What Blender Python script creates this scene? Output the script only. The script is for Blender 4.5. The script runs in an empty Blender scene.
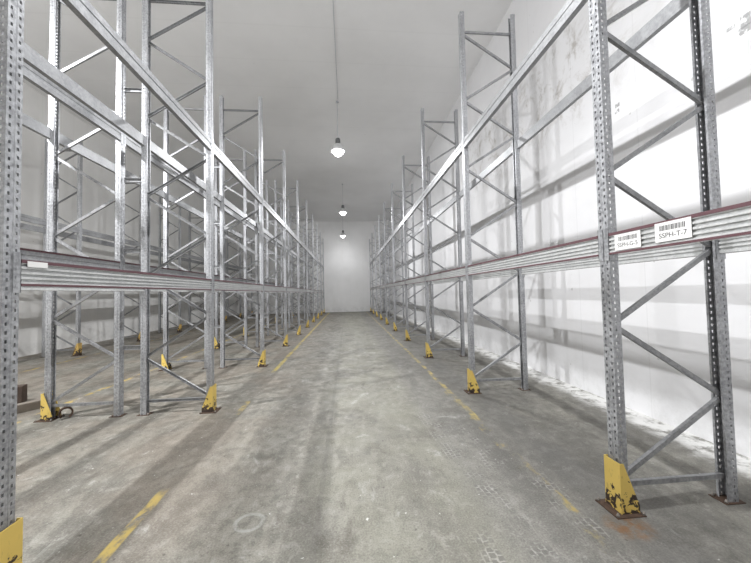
import bpy, bmesh, math, random
from mathutils import Vector, Matrix
random.seed(4)
SC = bpy.context.scene
COL = SC.collection

# ------------------------------------------------------------------ measures
BAY = 2.8
H = 6.27                 # frame height
DEP = 0.877              # post centre to post centre across a frame
XR, XA, XB, XC = 1.981, -1.964, -4.064, -7.72     # aisle-side posts of the four rows
YR0, YL0, YC0 = 2.255, 2.02, 7.15
WALL_R, WALL_L, END, BACK, CEIL = 3.75, -9.35, 28.3, -5.0, 8.0
LAMP_Z = 6.3

# ------------------------------------------------------------------ materials
def new_mat(name):
    m = bpy.data.materials.new(name); m.use_nodes = True
    nt = m.node_tree; nt.nodes.clear()
    out = nt.nodes.new('ShaderNodeOutputMaterial')
    b = nt.nodes.new('ShaderNodeBsdfPrincipled')
    nt.links.new(b.outputs[0], out.inputs[0])
    return m, nt, b

class NB:
    """small node helper"""
    def __init__(s, nt): s.nt = nt
    def n(s, t, **kw):
        o = s.nt.nodes.new(t)
        for k, v in kw.items(): setattr(o, k, v)
        return o
    def put(s, sock, v):
        if hasattr(v, 'is_output') or isinstance(v, bpy.types.NodeSocket): s.nt.links.new(v, sock)
        else: sock.default_value = v
    def coord(s, kind='Object'):
        return s.n('ShaderNodeTexCoord').outputs[kind]
    def sep(s, v):
        o = s.n('ShaderNodeSeparateXYZ'); s.put(o.inputs[0], v); return o.outputs
    def mapping(s, v, scale=(1, 1, 1), loc=(0, 0, 0), rot=(0, 0, 0)):
        o = s.n('ShaderNodeMapping'); s.put(o.inputs[0], v)
        o.inputs['Scale'].default_value = scale; o.inputs['Location'].default_value = loc; o.inputs['Rotation'].default_value = rot
        return o.outputs[0]
    def noise(s, v, scale, detail=4, rough=.55, dist=0.0):
        o = s.n('ShaderNodeTexNoise'); s.put(o.inputs['Vector'], v)
        o.inputs['Scale'].default_value = scale; o.inputs['Detail'].default_value = detail
        o.inputs['Roughness'].default_value = rough; o.inputs['Distortion'].default_value = dist
        return o.outputs['Fac']
    def math(s, op, a, b=0.0, c=0.0, clamp=False):
        o = s.n('ShaderNodeMath', operation=op, use_clamp=clamp)
        s.put(o.inputs[0], a); s.put(o.inputs[1], b)
        if op in ('MULTIPLY_ADD', 'COMPARE', 'SMOOTH_MIN'): s.put(o.inputs[2], c)
        return o.outputs[0]
    def ramp(s, v, lo, hi, a=0.0, b=1.0):
        o = s.n('ShaderNodeMapRange', interpolation_type='SMOOTHSTEP')
        s.put(o.inputs[0], v); o.inputs[1].default_value = lo; o.inputs[2].default_value = hi
        o.inputs[3].default_value = a; o.inputs[4].default_value = b
        return o.outputs[0]
    def mix(s, f, a, b):
        o = s.n('ShaderNodeMix', data_type='RGBA')
        s.put(o.inputs[0], f)
        for sk, v in ((o.inputs[6], a), (o.inputs[7], b)):
            if isinstance(v, tuple): sk.default_value = (*v, 1) if len(v) == 3 else v
            else: s.put(sk, v)
        return o.outputs[2]
    def band(s, v, c, w, soft):
        """1 inside |v-c|<w"""
        d = s.math('ABSOLUTE', s.math('SUBTRACT', v, c))
        return s.ramp(d, w, w + soft, 1, 0)
    def bump(s, h, strength, dist=.01):
        o = s.n('ShaderNodeBump'); s.put(o.inputs['Height'], h)
        o.inputs['Strength'].default_value = strength; o.inputs['Distance'].default_value = dist
        return o.outputs[0]

def mat_galv(name, c0, c1, rough=.42, metal=.55):
    m, nt, b = new_mat(name); k = NB(nt)
    co = k.coord()
    n1 = k.noise(co, 42, 3, .6); n2 = k.noise(k.mapping(co, (1, 1, .35)), 5, 4, .6)
    f = k.ramp(k.math('ADD', k.math('MULTIPLY', n1, .62), k.math('MULTIPLY', n2, .38)), .36, .64)
    k.put(b.inputs['Base Color'], k.mix(f, c0, c1))
    k.put(b.inputs['Roughness'], k.ramp(n1, .2, .8, rough - .08, rough + .12))
    b.inputs['Metallic'].default_value = metal
    return m
def mat_flat(name, c, rough=.6, metal=0.0, var=.12, scale=20):
    m, nt, b = new_mat(name); k = NB(nt)
    f = k.noise(k.coord(), scale, 4)
    k.put(b.inputs['Base Color'], k.mix(f, tuple(x * (1 - var) for x in c), tuple(min(1, x * (1 + var)) for x in c)))
    b.inputs['Roughness'].default_value = rough; b.inputs['Metallic'].default_value = metal
    return m
def mat_emit(name, c, s):
    m, nt, b = new_mat(name)
    b.inputs['Base Color'].default_value = (.9, .9, .9, 1)
    b.inputs['Emission Color'].default_value = (*c, 1); b.inputs['Emission Strength'].default_value = s
    return m

GALV = mat_galv('galvanized_steel', (.29, .295, .31), (.52, .53, .55))
BEAM = mat_galv('beam_steel', (.27, .275, .285), (.38, .385, .395), .45, .45)
RIB = mat_galv('ribbed_beam_steel', (.52, .53, .53), (.66, .67, .67), .45, .25)
RED = mat_flat('maroon_edge_paint', (.115, .052, .062), .55)
RUST = mat_flat('rusty_plate', (.075, .045, .03), .85, 0, .5, 25)
BRACE = mat_galv('brace_steel', (.23, .235, .245), (.37, .375, .385), .42, .5)
WHITE_PL = mat_flat('label_card', (.80, .80, .79), .6, 0, .03)
INK = mat_flat('label_ink', (.05, .05, .055), .6)
BULB = mat_emit('lamp_glow', (1, 1, 1), 14)
LAMP_AL = mat_flat('lamp_aluminium', (.72, .73, .74), .35, .3, .05)
LAMP_DK = mat_flat('lamp_housing_grey', (.16, .165, .17), .5, .3)
CONDUIT = mat_flat('grey_conduit', (.52, .53, .56), .5)
WOOD = mat_flat('dark_wood', (.075, .052, .04), .85, 0, .45, 12)
WOOD2 = mat_flat('worn_wood', (.24, .21, .18), .85, 0, .3, 9)
BOLT = mat_flat('bolt_steel', (.22, .20, .18), .5, .6)

def mat_guard(name, base, amount):
    m, nt, b = new_mat(name); k = NB(nt)
    co = k.coord(); x, y, z = k.sep(co)
    oi = k.n('ShaderNodeObjectInfo').outputs['Location']
    v = k.n('ShaderNodeVectorMath', operation='ADD'); k.put(v.inputs[0], co); k.put(v.inputs[1], oi)
    n = k.noise(v.outputs[0], 17, 5, .62, .4)
    chip = k.math('SUBTRACT', n, k.math('MULTIPLY', k.math('ADD', z, -.03), .95))      # chipped paint, mostly at the foot
    f = k.ramp(chip, amount, amount + .025)
    n2 = k.noise(v.outputs[0], 6, 4)
    paint = k.mix(n2, tuple(c * .84 for c in base), base)
    scuff = k.ramp(k.noise(k.mapping(v.outputs[0], (1, 1, .35)), 30, 3), .62, .70)
    paint = k.mix(k.math('MULTIPLY', scuff, .35), paint, (.25, .18, .07))
    k.put(b.inputs['Base Color'], k.mix(f, paint, (.045, .030, .024)))
    b.inputs['Roughness'].default_value = .5
    return m
YEL = mat_guard('chipped_yellow_paint', (.78, .57, .15), .45)
YEL_OLD = mat_guard('rusted_yellow_paint', (.64, .43, .13), .36)

def mat_wall(name, base, seam_axis, stains=False, low=False):
    m, nt, b = new_mat(name); k = NB(nt)
    co = k.coord(); x, y, z = k.sep(co)
    n = k.noise(co, .7, 5, .6)
    c = k.mix(k.ramp(n, .3, .7), tuple(v * .93 for v in base), base)
    ax = {'x': x, 'y': y}[seam_axis]
    fr = k.math('FRACT', k.math('DIVIDE', k.math('ADD', ax, 100.35), 1.15))
    seam = k.band(fr, .5, .004, .004)
    c = k.mix(k.math('MULTIPLY', seam, .18), c, (.45, .45, .45))
    smear = k.ramp(k.noise(k.mapping(co, (1, 1, .25)), 1.8, 6, .65), .52, .75)
    c = k.mix(k.math('MULTIPLY', smear, .14), c, (.52, .50, .46))
    if low:     # scuffed, dirty foot of the wall
        ft = k.math('MULTIPLY', k.ramp(z, .0, .75, 1, 0), k.ramp(k.noise(co, 3.2, 6, .7), .38, .68))
        c = k.mix(k.math('MULTIPLY', ft, .5), c, (.50, .50, .49))
    if stains:  # mould bloom high on the wall
        env = k.math('MULTIPLY', k.band(z, 5.25, .45, .75), k.band(y, 6.6, 1.6, 2.2))
        st = k.math('MULTIPLY', env, k.ramp(k.noise(co, 2.4, 7, .72, .6), .47, .68))
        c = k.mix(k.math('MULTIPLY', st, .7), c, (.30, .27, .23))
        for (yy, zz, wy, wz) in ((2.585, 4.10, .035, .055), (2.60, 4.02, .045, .03), (2.70, 4.12, .03, .012), (4.01, 4.14, .03, .02), (4.02, 4.06, .03, .02), (1.9, 3.3, .01, .04)):
            sp = k.math('MULTIPLY', k.band(y, yy, wy, .012), k.band(z, zz, wz, .012))
            sp = k.math('MULTIPLY', sp, k.ramp(k.noise(co, 26, 3), .36, .5))
            c = k.mix(k.math('MULTIPLY', sp, .75), c, (.22, .22, .22))
    dots = k.ramp(k.noise(co, 9, 2, .4), .765, .785)
    c = k.mix(k.math('MULTIPLY', dots, .5), c, (.38, .37, .36))
    k.put(b.inputs['Base Color'], c)
    b.inputs['Roughness'].default_value = .55
    k.put(b.inputs['Normal'], k.bump(k.noise(co, 2.2, 3), .08, .02))
    return m
WALL_W = mat_wall('white_wall_panel', (.785, .785, .80), 'y', True, True)
WALL_G = mat_wall('grey_wall_panel', (.84, .835, .82), 'y', False, True)
WALL_E = mat_wall('end_wall_panel', (.88, .88, .88), 'x', False, True)

def mat_ceiling():
    m, nt, b = new_mat('ceiling_panel'); k = NB(nt)
    co = k.coord(); x, y, z = k.sep(co)
    n = k.noise(co, .5, 5, .6)
    c = k.mix(k.ramp(n, .3, .7), (.86, .86, .865), (.92, .92, .925))
    fr = k.math('FRACT', k.math('DIVIDE', k.math('ADD', y, 100.0), 1.15))
    c = k.mix(k.math('MULTIPLY', k.band(fr, .5, .006, .02), .05), c, (.40, .40, .40))
    dots = k.ramp(k.noise(co, 3.1, 2, .4), .80, .815)
    c = k.mix(k.math('MULTIPLY', dots, .5), c, (.36, .35, .34))
    k.put(b.inputs['Base Color'], c); b.inputs['Roughness'].default_value = .6
    return m

def mat_floor():
    m, nt, b = new_mat('worn_concrete'); k = NB(nt)
    co = k.coord(); x, y, z = k.sep(co)
    big = k.noise(co, .55, 6, .62, .5)
    strk = k.noise(k.mapping(co, (1.9, .42, 1)), 1.1, 7, .68, .8)
    mid = k.noise(co, 3.4, 7, .68, .5)
    fine = k.noise(co, 75, 4, .75)
    c = k.mix(k.ramp(big, .34, .66), (.205, .197, .178), (.318, .309, .278))
    c = k.mix(k.ramp(strk, .36, .66), c, (.36, .35, .313))
    c = k.mix(k.math('MULTIPLY', k.ramp(mid, .44, .68), .55), c, (.215, .203, .180))
    mot = k.noise(k.mapping(co, (1, .8, 1), (2, 9, 0)), 9, 6, .7, .3)
    c = k.mix(k.math('MULTIPLY', k.ramp(mot, .50, .62), .62), c, (.19, .188, .166))
    c = k.mix(k.math('MULTIPLY', k.ramp(mot, .47, .36), .5), c, (.46, .452, .42))
    # browner concrete at the double row's side of the aisle, greener in the middle
    br = k.math('MULTIPLY', k.ramp(x, -1.7, -.15, 1, 0), k.ramp(k.noise(co, .9, 4), .36, .62))
    c = k.mix(k.math('MULTIPLY', br, .42), c, (.325, .272, .225))
    mid_l = k.math('MULTIPLY', k.band(x, .35, .55, .35), k.ramp(k.noise(co, 1.3, 5), .30, .62))
    c = k.mix(k.math('MULTIPLY', mid_l, .55), c, (.375, .372, .318))
    # grey worn lane beside the wall-side line
    ln = k.band(x, 1.55, .45, .3)
    c = k.mix(k.math('MULTIPLY', ln, .35), c, (.275, .272, .268))
    # dark worn marks and pale dust patches
    dk = k.ramp(k.noise(k.mapping(co, (1.2, .7, 1), (3, 7, 0)), 1.7, 7, .7, 1.0), .56, .70)
    c = k.mix(k.math('MULTIPLY', dk, .62), c, (.165, .150, .132))
    du = k.ramp(k.noise(k.mapping(co, (1.3, .8, 1), (11, 2, 0)), 2.1, 8, .74, .7), .57, .72)
    c = k.mix(k.math('MULTIPLY', du, .75), c, (.56, .56, .535))
    du2 = k.ramp(k.noise(k.mapping(co, (1, .45, 1), (1, 5, 0)), 6.5, 5, .7, .3), .63, .72)
    c = k.mix(k.math('MULTIPLY', du2, .45), c, (.56, .56, .54))
    c = k.mix(k.math('MULTIPLY', k.ramp(fine, .50, .66), .42), c, (.46, .45, .42))
    c = k.mix(k.math('MULTIPLY', k.ramp(fine, .50, .36), .42), c, (.17, .16, .145))
    pit = k.ramp(k.noise(co, 24, 2, .5), .69, .74)
    c = k.mix(k.math('MULTIPLY', pit, .55), c, (.12, .11, .10))
    chip = k.ramp(k.noise(k.mapping(co, (1, 1, 1), (5, 5, 0)), 21, 2, .5), .735, .76)
    c = k.mix(k.math('MULTIPLY', chip, .8), c, (.72, .72, .70))
    wr = k.math('MULTIPLY', k.ramp(x, 1.62, 1.9), k.ramp(k.noise(co, 1.6, 5), .25, .55))  # darker floor tone beyond the wall-side line, broken up by noise
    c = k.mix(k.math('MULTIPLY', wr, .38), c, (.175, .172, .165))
    # slab joint down the aisle
    c = k.mix(k.math('MULTIPLY', k.band(x, -.24, .012, .02), .18), c, (.18, .17, .16))
    # tyre prints: rows of tread blocks
    wob = k.n('ShaderNodeTexNoise'); k.put(wob.inputs['Vector'], co); wob.inputs['Scale'].default_value = 9; wob.inputs['Detail'].default_value = 3
    wx = k.math('MULTIPLY_ADD', k.sep(wob.outputs['Color'])[0], .05, -.025); wy = k.math('MULTIPLY_ADD', k.sep(wob.outputs['Color'])[1], .05, -.025)
    worn = k.ramp(k.noise(k.mapping(co, (1, 1, 1), (4, 8, 0)), 30, 4, .7), .36, .58)
    for (xc, y0, y1, w, sl) in ((.84, 1.2, 2.25, .085, .0), (1.24, 1.3, 2.95, .085, -.10), (1.57, 1.2, 2.95, .10, .03), (1.05, 3.0, 4.4, .11, -.05), (1.36, 2.75, 4.0, .10, -.06)):
        xs = k.math('SUBTRACT', x, k.math('MULTIPLY_ADD', k.math('SUBTRACT', y, y0), sl, xc))
        zz = k.n('ShaderNodeCombineXYZ'); k.put(zz.inputs[0], k.math('ADD', y, wy)); k.put(zz.inputs[1], k.math('ADD', xs, wx))
        br_ = k.n('ShaderNodeTexBrick'); k.put(br_.inputs['Vector'], zz.outputs[0])
        br_.inputs['Scale'].default_value = 1; br_.inputs['Brick Width'].default_value = .050; br_.inputs['Row Height'].default_value = .044
        br_.inputs['Mortar Size'].default_value = .0065; br_.inputs['Mortar Smooth'].default_value = .3
        mk = k.math('MULTIPLY', k.ramp(k.math('ABSOLUTE', xs), w * .8, w * 1.1, 1, 0), k.math('MULTIPLY', k.ramp(y, y0, y0 + .15), k.ramp(y, y1 - .2, y1, 1, 0)))
        mk = k.math('MULTIPLY', mk, k.ramp(k.noise(k.mapping(co, (1, 1, 1), (xc * 7, 0, 0)), 4.5, 5, .65), .44, .62))
        c = k.mix(k.math('MULTIPLY', mk, k.math('MULTIPLY_ADD', br_.outputs['Fac'], -.5, .5)), c, (.20, .195, .185))
        c = k.mix(k.math('MULTIPLY', mk, k.math('MULTIPLY', k.math('MULTIPLY', br_.outputs['Fac'], worn), .75)), c, (.47, .46, .44))
    # chalk ring
    dx = k.math('MULTIPLY', k.math('SUBTRACT', x, RING[0]), .9); dy = k.math('SUBTRACT', y, RING[1])
    rr = k.math('SQRT', k.math('ADD', k.math('MULTIPLY', dx, dx), k.math('MULTIPLY', dy, dy)))
    c = k.mix(k.math('MULTIPLY', k.band(rr, .085, .008, .012), k.ramp(k.noise(co, 14, 3), .30, .6, .10, .5)), c, (.56, .57, .55))
    # yellow lines, worn
    def line(xc, hw, y0, y1, lo, hi, col=(.62, .47, .13), seed=0):
        nonlocal c
        f = k.band(k.math('ADD', x, k.math('MULTIPLY', k.math('SUBTRACT', k.noise(co, 1.1, 3), .5), .07)), xc, hw, .018)
        f = k.math('MULTIPLY', f, k.math('MULTIPLY', k.ramp(y, y0, y0 + .12), k.ramp(y, y1 - .15, y1, 1, 0)))
        f = k.math('MULTIPLY', f, k.ramp(k.noise(k.mapping(co, (1, .55, 1), (seed, 0, 0)), 6.5, 7, .72), lo, hi))
        c = k.mix(f, c, col)
    line(1.60, .055, -2, 6.0, .50, .68, (.47, .40, .20), 3)
    line(1.615, .03, 1.8, 2.55, .54, .68, (.60, .46, .15), 5)
    line(1.62, .030, 3.9, 27.5, .40, .66, (.58, .49, .24), 7)
    line(-1.56, .032, 1.2, 2.95, .36, .56, (.62, .50, .21), 1)
    line(-1.55, .032, 4.55, 5.2, .42, .62, (.60, .49, .21), 2)
    line(-1.58, .035, 6.9, 28, .34, .58, (.57, .48, .20), 9)
    line(-4.40, .035, 1, 28, .44, .66, (.60, .47, .18), 13)
    line(-7.35, .035, 4, 28, .44, .62, (.56, .44, .16), 15)
    # whitewash spilled along the wall foot
    wf = k.math('MULTIPLY', k.ramp(k.math('ADD', x, k.math('MULTIPLY', k.noise(co, 2.3, 6, .7), .55)), 3.54, 3.82), k.ramp(k.noise(co, 5, 6, .7), .34, .54))
    c = k.mix(k.math('MULTIPLY', wf, .85), c, (.82, .82, .81))
    # rust bleeding from the near guard's foot
    rx = k.math('SUBTRACT', x, 1.88); ry = k.math('SUBTRACT', y, 2.08)
    rd = k.math('ADD', k.math('MULTIPLY', rx, rx), k.math('MULTIPLY', k.math('MULTIPLY', ry, ry), 1.4))
    rf = k.math('MULTIPLY', k.ramp(rd, .0, .035, 1, 0), k.ramp(k.noise(co, 11, 5, .7), .36, .6))
    c = k.mix(k.math('MULTIPLY', rf, .7), c, (.30, .16, .07))
    g = k.n('ShaderNodeGamma'); k.put(g.inputs[0], c); g.inputs[1].default_value = 1.32
    k.put(b.inputs['Base Color'], g.outputs[0])
    k.put(b.inputs['Roughness'], k.ramp(mid, .3, .7, .50, .75))
    b.inputs['Specular IOR Level'].default_value = .35
    k.put(b.inputs['Normal'], k.bump(k.math('ADD', k.math('MULTIPLY', fine, .35), mid), .22, .012))
    return m
RING = (-.73, 2.43)

# ------------------------------------------------------------------ mesh helpers
def box(bm, lo, hi, mi=0):
    v = [bm.verts.new((x, y, z)) for x in (lo[0], hi[0]) for y in (lo[1], hi[1]) for z in (lo[2], hi[2])]
    for f in ((0, 1, 3, 2), (4, 6, 7, 5), (0, 4, 5, 1), (2, 3, 7, 6), (0, 2, 6, 4), (1, 5, 7, 3)):
        bm.faces.new([v[i] for i in f]).material_index = mi
def prism(bm, pts, p0, p1, ex, ey, mi=0):
    """extrude outline pts (in ex,ey) from p0 to p1"""
    a = [bm.verts.new(p0 + ex * x + ey * y) for x, y in pts]
    c = [bm.verts.new(p1 + ex * x + ey * y) for x, y in pts]
    n = len(pts); fs = []
    for i in range(n):
        f = bm.faces.new((a[i], a[(i + 1) % n], c[(i + 1) % n], c[i])); f.material_index = mi; fs.append(f)
    bm.faces.new(a[::-1]).material_index = mi; bm.faces.new(c).material_index = mi
    return fs
def lathe(bm, prof, n=28, mi=0):
    rings = [[bm.verts.new((r * math.cos(2 * math.pi * i / n), r * math.sin(2 * math.pi * i / n), z)) for i in range(n)] for r, z in prof]
    for A, B in zip(rings, rings[1:]):
        for i in range(n):
            f = bm.faces.new((A[i], A[(i + 1) % n], B[(i + 1) % n], B[i])); f.material_index = mi; f.smooth = True
    return rings
def mesh(name, bm, *mats):
    bmesh.ops.recalc_face_normals(bm, faces=bm.faces)
    me = bpy.data.meshes.new(name); bm.to_mesh(me); bm.free()
    for m in mats: me.materials.append(m)
    return me
def put(name, me, parent=None, loc=(0, 0, 0), rot=(0, 0, 0)):
    o = bpy.data.objects.new(name, me); COL.objects.link(o)
    o.location = loc; o.rotation_euler = rot
    if parent: o.parent = parent
    return o
def tag(o, label, cat, group=None):
    o['label'] = label; o['category'] = cat
    if group: o['group'] = group
    return o
def empty(name, loc, rz=0):
    o = bpy.data.objects.new(name, None); COL.objects.link(o); o.empty_display_size = .2
    o.location = loc; o.rotation_euler = (0, 0, rz); return o
def copy_tree(o, parent=None):
    c = o.copy(); COL.objects.link(c)
    if parent: c.parent = parent
    for ch in list(o.children): copy_tree(ch, c)
    return c

# ------------------------------------------------------------------ the setting
def structure(name, lo, hi, mat):
    bm = bmesh.new(); box(bm, lo, hi)
    o = put(name, mesh(name, bm, mat)); o['kind'] = 'structure'; return o
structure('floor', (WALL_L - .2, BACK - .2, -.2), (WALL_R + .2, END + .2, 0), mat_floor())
structure('ceiling', (WALL_L - .2, BACK - .2, CEIL), (WALL_R + .2, END + .2, CEIL + .2), mat_ceiling())
structure('wall_right', (WALL_R, BACK, 0), (WALL_R + .2, END, CEIL), WALL_W)
structure('wall_left', (WALL_L - .2, BACK, 0), (WALL_L, END, CEIL), WALL_G)
structure('wall_end', (WALL_L, END, 0), (WALL_R, END + .2, CEIL), WALL_E)
structure('wall_back', (WALL_L, BACK - .2, 0), (WALL_R, BACK, CEIL), WALL_E)

# ------------------------------------------------------------------ rack frame parts
def post_mesh():
    """rolled omega section, punched with two staggered rows of slots in the face and one in each side; face towards -x"""
    bm = bmesh.new()
    # unrolled section: (x, y) stations
    st = [(.036, -.026), (.036, -.042), (.010, -.046), (-.004, -.046), (-.014, -.046), (-.036, -.046), (-.036, -.031), (-.036, -.018), (-.036, -.008), (-.032, -.005), (-.032, .005), (-.036, .008),
          (-.036, .018), (-.036, .031), (-.036, .046), (-.014, .046), (-.004, .046), (.010, .046), (.036, .042), (.036, .026)]
    holes_a = {6}; holes_b = {12}; side = {3, 15}
    pitch = .05; zs = [0.0]; kind = []
    npitch = int(H / pitch)
    for i in range(npitch):
        z0 = i * pitch
        for dz, kd in ((.0025, None), (.0225, 'a'), (.0275, None), (.0475, 'b')):
            zs.append(z0 + dz); kind.append(kd)
    zs.append(H); kind.append(None)
    V = [[bm.verts.new((x, y, z)) for x, y in st] for z in zs]
    for r in range(len(zs) - 1):
        for s in range(len(st) - 1):
            if kind[r] == 'a' and (s in holes_a): continue
            if kind[r] == 'b' and (s in holes_b): continue
            if kind[r] == 'a' and s in side and (r // 4) % 1 == 0: continue
            bm.faces.new((V[r][s], V[r][s + 1], V[r + 1][s + 1], V[r + 1][s]))
    bmesh.ops.recalc_face_normals(bm, faces=bm.faces)
    bmesh.ops.solidify(bm, geom=bm.faces[:], thickness=.0025)
    return mesh('post', bm, GALV)
def channel(bm, p0, p1, w=.036, d=.026, t=.004):
    """C channel between two points lying in the xz plane, open towards +y"""
    ax = (p1 - p0).normalized(); ey = Vector((0, 1, 0)); ex = ax.cross(ey).normalized()
    pts = [(-w / 2, -d / 2), (w / 2, -d / 2), (w / 2, d / 2), (w / 2 - t, d / 2), (w / 2 - t, -d / 2 + t), (-w / 2 + t, -d / 2 + t), (-w / 2 + t, d / 2), (-w / 2, d / 2)]
    prism(bm, pts, p0, p1, ex, ey)
STEP = .5715; Z0 = .21
XIN0, XIN1 = .028, DEP - .028
def brace_mesh(up):
    bm = bmesh.new()
    a, b_ = (XIN0, XIN1) if up else (XIN1, XIN0)
    channel(bm, Vector((a, 0, .022)), Vector((b_, 0, STEP - .022)))
    return mesh('brace', bm, BRACE)
def bar_mesh(name, x0, x1, w=.036):
    bm = bmesh.new(); channel(bm, Vector((x0, 0, 0)), Vector((x1, 0, 0)), w); return mesh(name, bm, BRACE)
def base_mesh():
    bm = bmesh.new(); box(bm, (-.075, -.062, 0), (.085, .062, .006))
    me = mesh('base_plate', bm, RUST); return me
def bolt_mesh():
    bm = bmesh.new()
    rings = lathe(bm, [(.011, 0), (.011, .012), (.007, .013), (.007, .024)], 8)
    bm.faces.new(rings[-1]); bm.faces.new(rings[0][::-1])
    return mesh('anchor_bolt', bm, BOLT)
M_POST, M_UP, M_DN, M_BAR, M_BASE, M_BOLT = post_mesh(), brace_mesh(True), brace_mesh(False), bar_mesh('horizontal_brace', XIN0, XIN1), base_mesh(), bolt_mesh()
M_SPACER = bar_mesh('row_spacer', DEP + .05, DEP + .05 + (XA - DEP - (XB + DEP)) - .10, .06)

def make_frame(spacers):
    r = empty('rack_frame', (0, 0, 0))
    put('post', M_POST, r, (0, 0, .006)); put('post', M_POST, r, (DEP, 0, .006), (0, 0, math.pi))
    for i in range(10):
        put('brace', M_UP if i % 2 == 0 else M_DN, r, (0, 0, Z0 + STEP * i))
    put('horizontal_brace', M_BAR, r, (0, .012 * 0, Z0 - .03)); put('horizontal_brace', M_BAR, r, (0, 0, Z0 + STEP * 10 + .03))
    for xx, s in ((0, 0), (DEP, math.pi)):
        bp = put('base_plate', M_BASE, r, (xx, 0, 0), (0, 0, s))
        put('anchor_bolt', M_BOLT, bp, (.066, .045, .006)); put('anchor_bolt', M_BOLT, bp, (.066, -.045, .006))
    if spacers:
        for z in (.93, 2.29, 3.30, 4.61): put('row_spacer', M_SPACER, r, (0, 0, z))
    return r

ORD = ['first', 'second', 'third', 'fourth', 'fifth', 'sixth', 'seventh', 'eighth', 'ninth', 'tenth', 'eleventh']
ROWS = {
    'R': dict(x=XR, y0=YR0, n=10, rz=0, words='row along the white wall'),
    'A': dict(x=XA, y0=YL0, n=10, rz=math.pi, words="double row's lamplit half"),
    'B': dict(x=XB, y0=YL0, n=10, rz=0, words="double row's dim half"),
    'C': dict(x=XC, y0=YC0, n=8, rz=math.pi, words='row along the grey wall'),
}
def row_y(k, i):
    R = ROWS[k]; y = R['y0'] + BAY * i
    if k in 'AB' and i > 0: y = 4.794 + BAY * (i - 1)
    return y
proto = {True: None, False: None}
for k, R in ROWS.items():
    for i in range(R['n']):
        sp = (k == 'A')
        if proto[sp] is None: f = proto[sp] = make_frame(sp)
        else: f = copy_tree(proto[sp])
        f.location = (R['x'], row_y(k, i), 0); f.rotation_euler = (0, 0, R['rz'])
        tag(f, f"zigzag braced rack frame, {ORD[i]} from the camera in the {R['words']}", 'rack frame', 'upright frames of the pallet racking')

# ------------------------------------------------------------------ beams
def beam_mesh(name, kind, L):
    bm = bmesh.new(); hh = .0775
    xo, xi = -.038, .012
    if kind == 'ribbed':
        pts = [(xo, -hh)]
        for zc in (-.046, -.0155, .0155, .046):
            pts += [(xo, zc - .0085), (xo + .014, zc - .006), (xo + .014, zc + .006), (xo, zc + .0085)]
        pts += [(xo, hh), (xi, hh)]
        for zc in (.046, .0155, -.0155, -.046):
            pts += [(xi, zc + .0085), (xi - .012, zc + .006), (xi - .012, zc - .006), (xi, zc - .0085)]
        pts += [(xi, -hh)]
    else:
        pts = [(xo, -hh), (xo, -.02), (xo + .006, -.012), (xo + .006, .012), (xo, .02), (xo, hh), (xi - .018, hh), (xi - .018, hh - .022), (xi, hh - .022), (xi, -hh)]
    fs = prism(bm, pts, Vector((0, -L / 2, 0)), Vector((0, L / 2, 0)), Vector((1, 0, 0)), Vector((0, 0, 1)))
    if kind != 'plain':
        t = .004
        for z0, z1 in ((hh - .0185, hh + .002), (-hh - .002, -hh + .0125)):
            if kind == 'red_top' and z0 < 0: continue
            box(bm, (xo - t, -L / 2 + .002, z0), (xo, L / 2 - .002, z1), 1)
    return mesh(name, bm, RIB if kind == 'ribbed' else BEAM, RED)
def connector_mesh(s):
    """hook plate at one end of a beam: end plate against the post's side, lap plate on its face (y grows away from the beam)"""
    bm = bmesh.new()
    def b(lo, hi):
        if s < 0: lo, hi = (lo[0], -hi[1], lo[2]), (hi[0], -lo[1], hi[2])
        box(bm, lo, hi)
    b((-.0415, -.004, -.12), (.03, -.0005, .12))
    b((-.0415, -.004, -.12), (-.0378, .041, .12))
    for z in (-.09, -.04, .01, .06):
        b((-.044, .016, z), (-.0415, .028, z + .02))
    return mesh('connector', bm, GALV)
M_CON = {1: connector_mesh(1), -1: connector_mesh(-1)}
M_BEAM = {}
def make_beam(kind, L):
    key = (kind, round(L, 3))
    if key not in M_BEAM:
        M_BEAM[key] = beam_mesh('pallet_beam', kind, L - .009)
    o = put('pallet_beam', M_BEAM[key])
    for s in (1, -1): put('connector', M_CON[s], o, (0, s * L / 2, 0))
    return o
LEVELS = {'R': (1.953, 4.045), 'A': (1.79, 3.815), 'B': (2.055, 3.93), 'C': (2.05, 3.60)}
beams = {}
for k, R in ROWS.items():
    start = -1 if k == 'R' else 0
    for i in range(start, R['n'] - 1):
        ya = row_y(k, i) if i >= 0 else row_y(k, 0) - BAY
        yb = row_y(k, i + 1); L = yb - ya - .092
        bay = ORD[i - start]
        for lv, z in enumerate(LEVELS[k]):
            for side in ('front', 'rear'):
                if lv == 0:
                    kind = 'ribbed' if k in 'RA' else 'red_top'
                else: kind = 'plain'
                o = make_beam(kind, L)
                d = 1 if R['rz'] == 0 else -1
                o.location = (R['x'] + (0 if side == 'front' else d * DEP), (ya + yb) / 2, z)
                if k == 'A' and lv == 1 and side == 'rear': o.location.z += .045
                o.rotation_euler = (0, 0, R['rz'] + (0 if side == 'front' else math.pi))
                face = 'aisle side' if side == 'front' else {'R': 'wall side', 'C': 'wall side', 'A': 'spine side', 'B': 'spine side'}[k]
                look = {'ribbed': 'ribbed maroon edged lower beam', 'red_top': 'grey lower beam', 'plain': 'plain galvanized upper beam'}[kind]
                tag(o, f"{look}, {face}, {bay} bay of the {R['words']}", 'rack beam', ('lower' if lv == 0 else 'upper') + ' beams of the pallet racking')
                o['kind'] = 'thing'; beams[k, i, lv, side] = o

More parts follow.
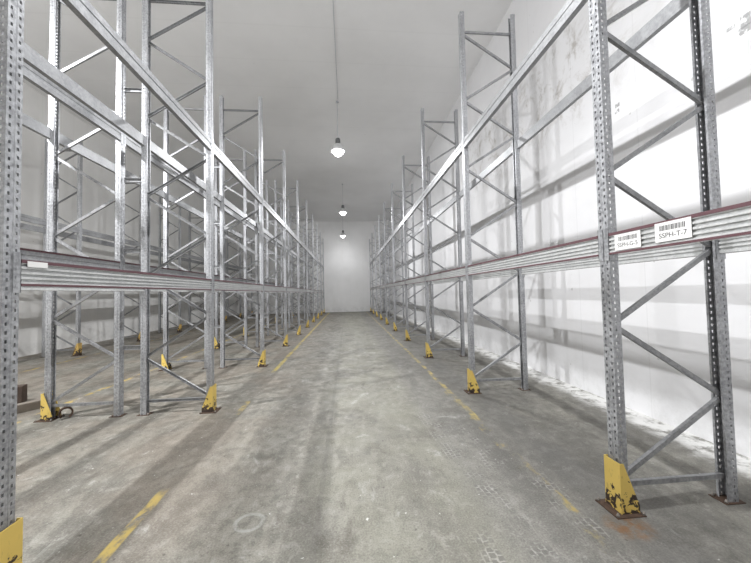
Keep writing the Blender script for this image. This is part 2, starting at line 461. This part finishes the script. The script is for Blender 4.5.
# label cards on the near wall-row beam and the double row's near beam
def card(beam, yc, w, h, text=None, zc=0.0):
    # beam-local: outer face at x=-.051, seen from -x; +y runs to the viewer's left
    bm = bmesh.new(); box(bm, (-.0445, yc - w / 2, zc - h / 2), (-.0422, yc + w / 2, zc + h / 2))
    c = put('label_card', mesh('label_card', bm, WHITE_PL), beam); c['label'] = 'white barcode card' if text else 'small blank white card'
    if text:
        bm = bmesh.new(); y = yc + w * .36; rnd = random.Random(text)
        while y > yc - w * .36:
            bw = rnd.choice((.002, .003, .005)); box(bm, (-.0451, y - bw, zc + h * .07), (-.0445, y, zc + h * .34)); y -= bw + rnd.choice((.002, .003, .004))
        put('barcode', mesh('barcode', bm, INK), c)
        cu = bpy.data.curves.new('lettering', 'FONT'); cu.body = text; cu.size = h * .36; cu.align_x = 'CENTER'; cu.align_y = 'CENTER'; cu.extrude = .0003
        cu.materials.append(INK)
        tmp = bpy.data.objects.new('lettering', cu)
        me = bpy.data.meshes.new_from_object(tmp); bpy.data.objects.remove(tmp)
        t = bpy.data.objects.new('lettering', me); COL.objects.link(t); t.parent = c
        t.matrix_local = Matrix(((0, 0, -1, -.0450), (-1, 0, 0, yc), (0, 1, 0, zc - h * .20), (0, 0, 0, 1)))
b0 = beams['R', -1, 0, 'front']
yc0 = (row_y('R', 0) - BAY / 2)
card(b0, 2.045 - yc0, .205, .112, 'SSPH-G-5', -.002)
card(b0, 1.735 - yc0, .215, .118, 'SSPH-T-7', .010)
# rotated half a turn, so local y is reversed
bA = beams['A', 0, 0, 'front']
card(bA, -(2.17 - bA.location.y), .13, .035, None, .055)

# ------------------------------------------------------------------ yellow post guards
def guard_meshes(mat):
    bm = bmesh.new(); t = .005; h = .36; w = .072; xf = -.055
    # front plate with the two swept-back sides bent from one sheet
    box(bm, (xf, -w, .008), (xf + t, w, h))
    for s in (-1, 1):
        y0, y1 = (s * w - t, s * w) if s > 0 else (s * w, s * w + t)
        pts = [(xf + t, .008), (xf + t, h), (xf + .03, h), (.088, .06), (.088, .008)]
        prism(bm, pts, Vector((0, y0, 0)), Vector((0, y1, 0)), Vector((1, 0, 0)), Vector((0, 0, 1)))
    sh = mesh('shield', bm, mat)
    bm = bmesh.new()
    box(bm, (-.115, -.105, 0), (-.08, .105, .008))
    for s in (-1, 1):
        y0, y1 = sorted((s * .064, s * .105)); box(bm, (-.08, y0, 0), (.105, y1, .008))
    return sh, mesh('anchor_plate', bm, RUST)
G_NEW, G_OLD = guard_meshes(YEL), guard_meshes(YEL_OLD)
def make_guard(ms):
    r = empty('post_guard', (0, 0, 0))
    put('shield', ms[0], r); a = put('anchor_plate', ms[1], r)
    for x, y in ((-.10, -.09), (-.10, .09), (.095, .093), (.095, -.093)): put('anchor_bolt', M_BOLT, a, (x, y, .008))
    return r
gp = {}
for k, R in ROWS.items():
    for i in range(R['n']):
        ms = G_OLD if k == 'C' else G_NEW
        if k == 'C' not in gp: pass
        key = 'old' if k == 'C' else 'new'
        if key not in gp: g = gp[key] = make_guard(ms)
        else: g = copy_tree(gp[key])
        g.location = (R['x'], row_y(k, i), 0); g.rotation_euler = (0, 0, R['rz'])
        look = 'rust stained yellow guard' if k == 'C' else 'chipped yellow guard'
        tag(g, f"{look} at the {ORD[i]} frame's foot, {R['words']}", 'post guard', 'yellow guards at the rack feet')

# ------------------------------------------------------------------ lamps
def make_lamp():
    r = empty('high_bay_lamp', (0, 0, 0))
    bm = bmesh.new(); lathe(bm, [(.06, .26), (.10, .25), (.15, .20), (.195, .11), (.225, .0), (.228, .0), (.199, .112), (.153, .204), (.10, .254), (.06, .264)], 32)
    put('lamp_shade', mesh('lamp_shade', bm, LAMP_AL), r)
    bm = bmesh.new(); rg = lathe(bm, [(.002, -.15), (.06, -.14), (.12, -.10), (.165, -.04), (.19, .03), (.17, .10), (.10, .17), (.03, .19), (.002, .19)], 28)
    put('bulb', mesh('bulb', bm, BULB), r)
    bm = bmesh.new(); rg = lathe(bm, [(.02, .265), (.075, .265), (.08, .29), (.08, .42), (.06, .45), (.015, .46)], 24)
    put('ballast_housing', mesh('ballast_housing', bm, LAMP_DK), r)
    bm = bmesh.new(); rg = lathe(bm, [(.009, .46), (.009, CEIL - LAMP_Z - .03), (.05, CEIL - LAMP_Z - .03), (.05, CEIL - LAMP_Z - .002)], 12)
    put('suspension_rod', mesh('suspension_rod', bm, CONDUIT), r)
    return r
LSIGN, UPL = -1.0, .25
LAMPS = [(-.2, 2.1, 'glowing white high bay lamp hanging above the camera', 1130),
         (-.226, 10.48, 'brightest glowing high bay lamp, nearest one in view over the aisle', 820),
         (-.171, 18.54, 'glowing high bay lamp in the middle of the three over the aisle', 1050),
         (-.272, 26.07, 'small glowing high bay lamp hanging closest to the end wall', 150),
         (-5.9, 3.0, 'glowing high bay lamp hanging over the dim second aisle', 2100)]
lp = None
for i, (x, y, lab, pw) in enumerate(LAMPS):
    if lp is None: l = lp = make_lamp()
    else: l = copy_tree(lp)
    l.location = (x, y, LAMP_Z); tag(l, lab, 'lamp', 'high bay lamps')
    ld = bpy.data.lights.new('lamp_light', 'POINT'); ld.energy = pw; ld.color = (.985, .99, 1); ld.shadow_soft_size = .06
    # photometric spread of a wide-beam reflector lamp: less straight down, most at a slant, a trace upward
    ld.use_nodes = True; nt = ld.node_tree; k = NB(nt)
    em = [n for n in nt.nodes if n.type == 'EMISSION'][0]
    nz = k.sep(k.coord('Normal'))[2]
    dn = k.math('MULTIPLY', nz, LSIGN)               # 1 straight down, 0 level
    cut = k.math('MULTIPLY', k.ramp(dn, .0, .78, UPL, 1.0), k.math('MULTIPLY_ADD', dn, 1.6, 1.0, clamp=True))
    core = k.ramp(dn, .72, .98, 1.0, .74)
    k.put(em.inputs['Strength'], k.math('MULTIPLY', cut, core))
    lo = bpy.data.objects.new('lamp_light', ld); COL.objects.link(lo); lo.location = (x, y, LAMP_Z - .19)
# conduit along the ceiling feeding the lamps
bm = bmesh.new(); prism(bm, [(.008 * math.cos(a * math.pi / 4), .008 * math.sin(a * math.pi / 4)) for a in range(8)], Vector((-.2, 2.3, CEIL - .014)), Vector((-.2, 10.34, CEIL - .014)), Vector((1, 0, 0)), Vector((0, 0, 1)))
tag(put('cable_conduit', mesh('cable_conduit', bm, CONDUIT)), 'thin grey conduit running along the ceiling to the nearest lamp', 'conduit')

# ------------------------------------------------------------------ odds and ends in the second aisle
def timber(name, loc, rz, size, mat, label, cat, tilt=0):
    bm = bmesh.new(); l, w, h = size
    box(bm, (-l / 2, -w / 2, 0), (l / 2, w / 2, h))
    bmesh.ops.bevel(bm, geom=bm.edges[:], offset=.006, segments=1, affect='EDGES')
    for v in bm.verts:
        v.co += Vector((random.uniform(-1, 1), random.uniform(-1, 1), 0)) * .005
    o = put(name, mesh(name, bm, mat), None, loc, (0, tilt, rz)); tag(o, label, cat); return o
timber('timber_bearer', (-4.82, 5.06, 0), math.radians(58), (.75, .12, .12), WOOD2, 'dark grey timber bearer lying on the floor behind the yellow guard', 'timber')
timber('wood_block', (-5.22, 5.62, 0), math.radians(20), (.14, .16, .27), WOOD, 'upright dark brown wood block standing behind the fallen timber', 'wood block')
bm = bmesh.new()
n = 20
for a, b_ in ((0, n),):
    pts = []
    for i in range(n + 1):
        t = math.radians(-60 + 290 * i / n); pts.append((math.cos(t) * .075, .08 + math.sin(t) * .078))
    for i in range(n):
        (x0, z0), (x1, z1) = pts[i], pts[i + 1]
        s = .76
        v = [bm.verts.new(p) for p in ((x0, -.03, z0), (x1, -.03, z1), (x1, .03, z1), (x0, .03, z0))]
        q = [bm.verts.new((p[0] * s, p[1], .08 + (p[2] - .08) * s)) for p in ((x0, -.03, z0), (x1, -.03, z1), (x1, .03, z1), (x0, .03, z0))]
        bm.faces.new(v); bm.faces.new(q[::-1])
        for j in range(4): bm.faces.new((v[j], v[(j + 1) % 4], q[(j + 1) % 4], q[j]))
bmesh.ops.remove_doubles(bm, verts=bm.verts[:], dist=1e-5)
o = put('bent_steel_strap', mesh('bent_steel_strap', bm, RUST), None, (-3.85, 4.78, .001), (0, 0, math.radians(40)))
tag(o, 'curled dark rusty steel strap on the floor beside the yellow guard', 'strap')

# ------------------------------------------------------------------ world, camera, view
w = bpy.data.worlds.new('world'); SC.world = w; w.use_nodes = True
w.node_tree.nodes['Background'].inputs[0].default_value = (.5, .5, .5, 1); w.node_tree.nodes['Background'].inputs[1].default_value = .2
yaw, pitch, roll, hc, f = .0884, .0349, .0206, 1.6281, 320.11
fw = Vector((math.sin(yaw) * math.cos(pitch), math.cos(yaw) * math.cos(pitch), math.sin(pitch)))
x_ = Vector((math.cos(yaw), -math.sin(yaw), 0)); z_ = x_.cross(fw)
right = x_ * math.cos(roll) - z_ * math.sin(roll); up = x_ * math.sin(roll) + z_ * math.cos(roll)
cd = bpy.data.cameras.new('camera'); cam = bpy.data.objects.new('camera', cd); COL.objects.link(cam)
Mx = Matrix((right, up, -fw)).transposed().to_4x4(); Mx.translation = (0, 0, hc); cam.matrix_world = Mx
cd.sensor_width = 36; cd.lens = f / 751 * 36; cd.clip_start = .05; cd.clip_end = 100
SC.camera = cam
vs = SC.view_settings
SC.display_settings.display_device = 'sRGB'
vs.view_transform = 'Standard'; vs.look = 'None'; vs.gamma = 1; vs.use_curve_mapping = False; vs.exposure = 0.10
SC.cycles.max_bounces = 14; SC.cycles.diffuse_bounces = 12; SC.cycles.glossy_bounces = 3
SC.cycles.use_denoising = True
SC.cycles.caustics_reflective = False; SC.cycles.caustics_refractive = False
SC.cycles.sample_clamp_indirect = 6
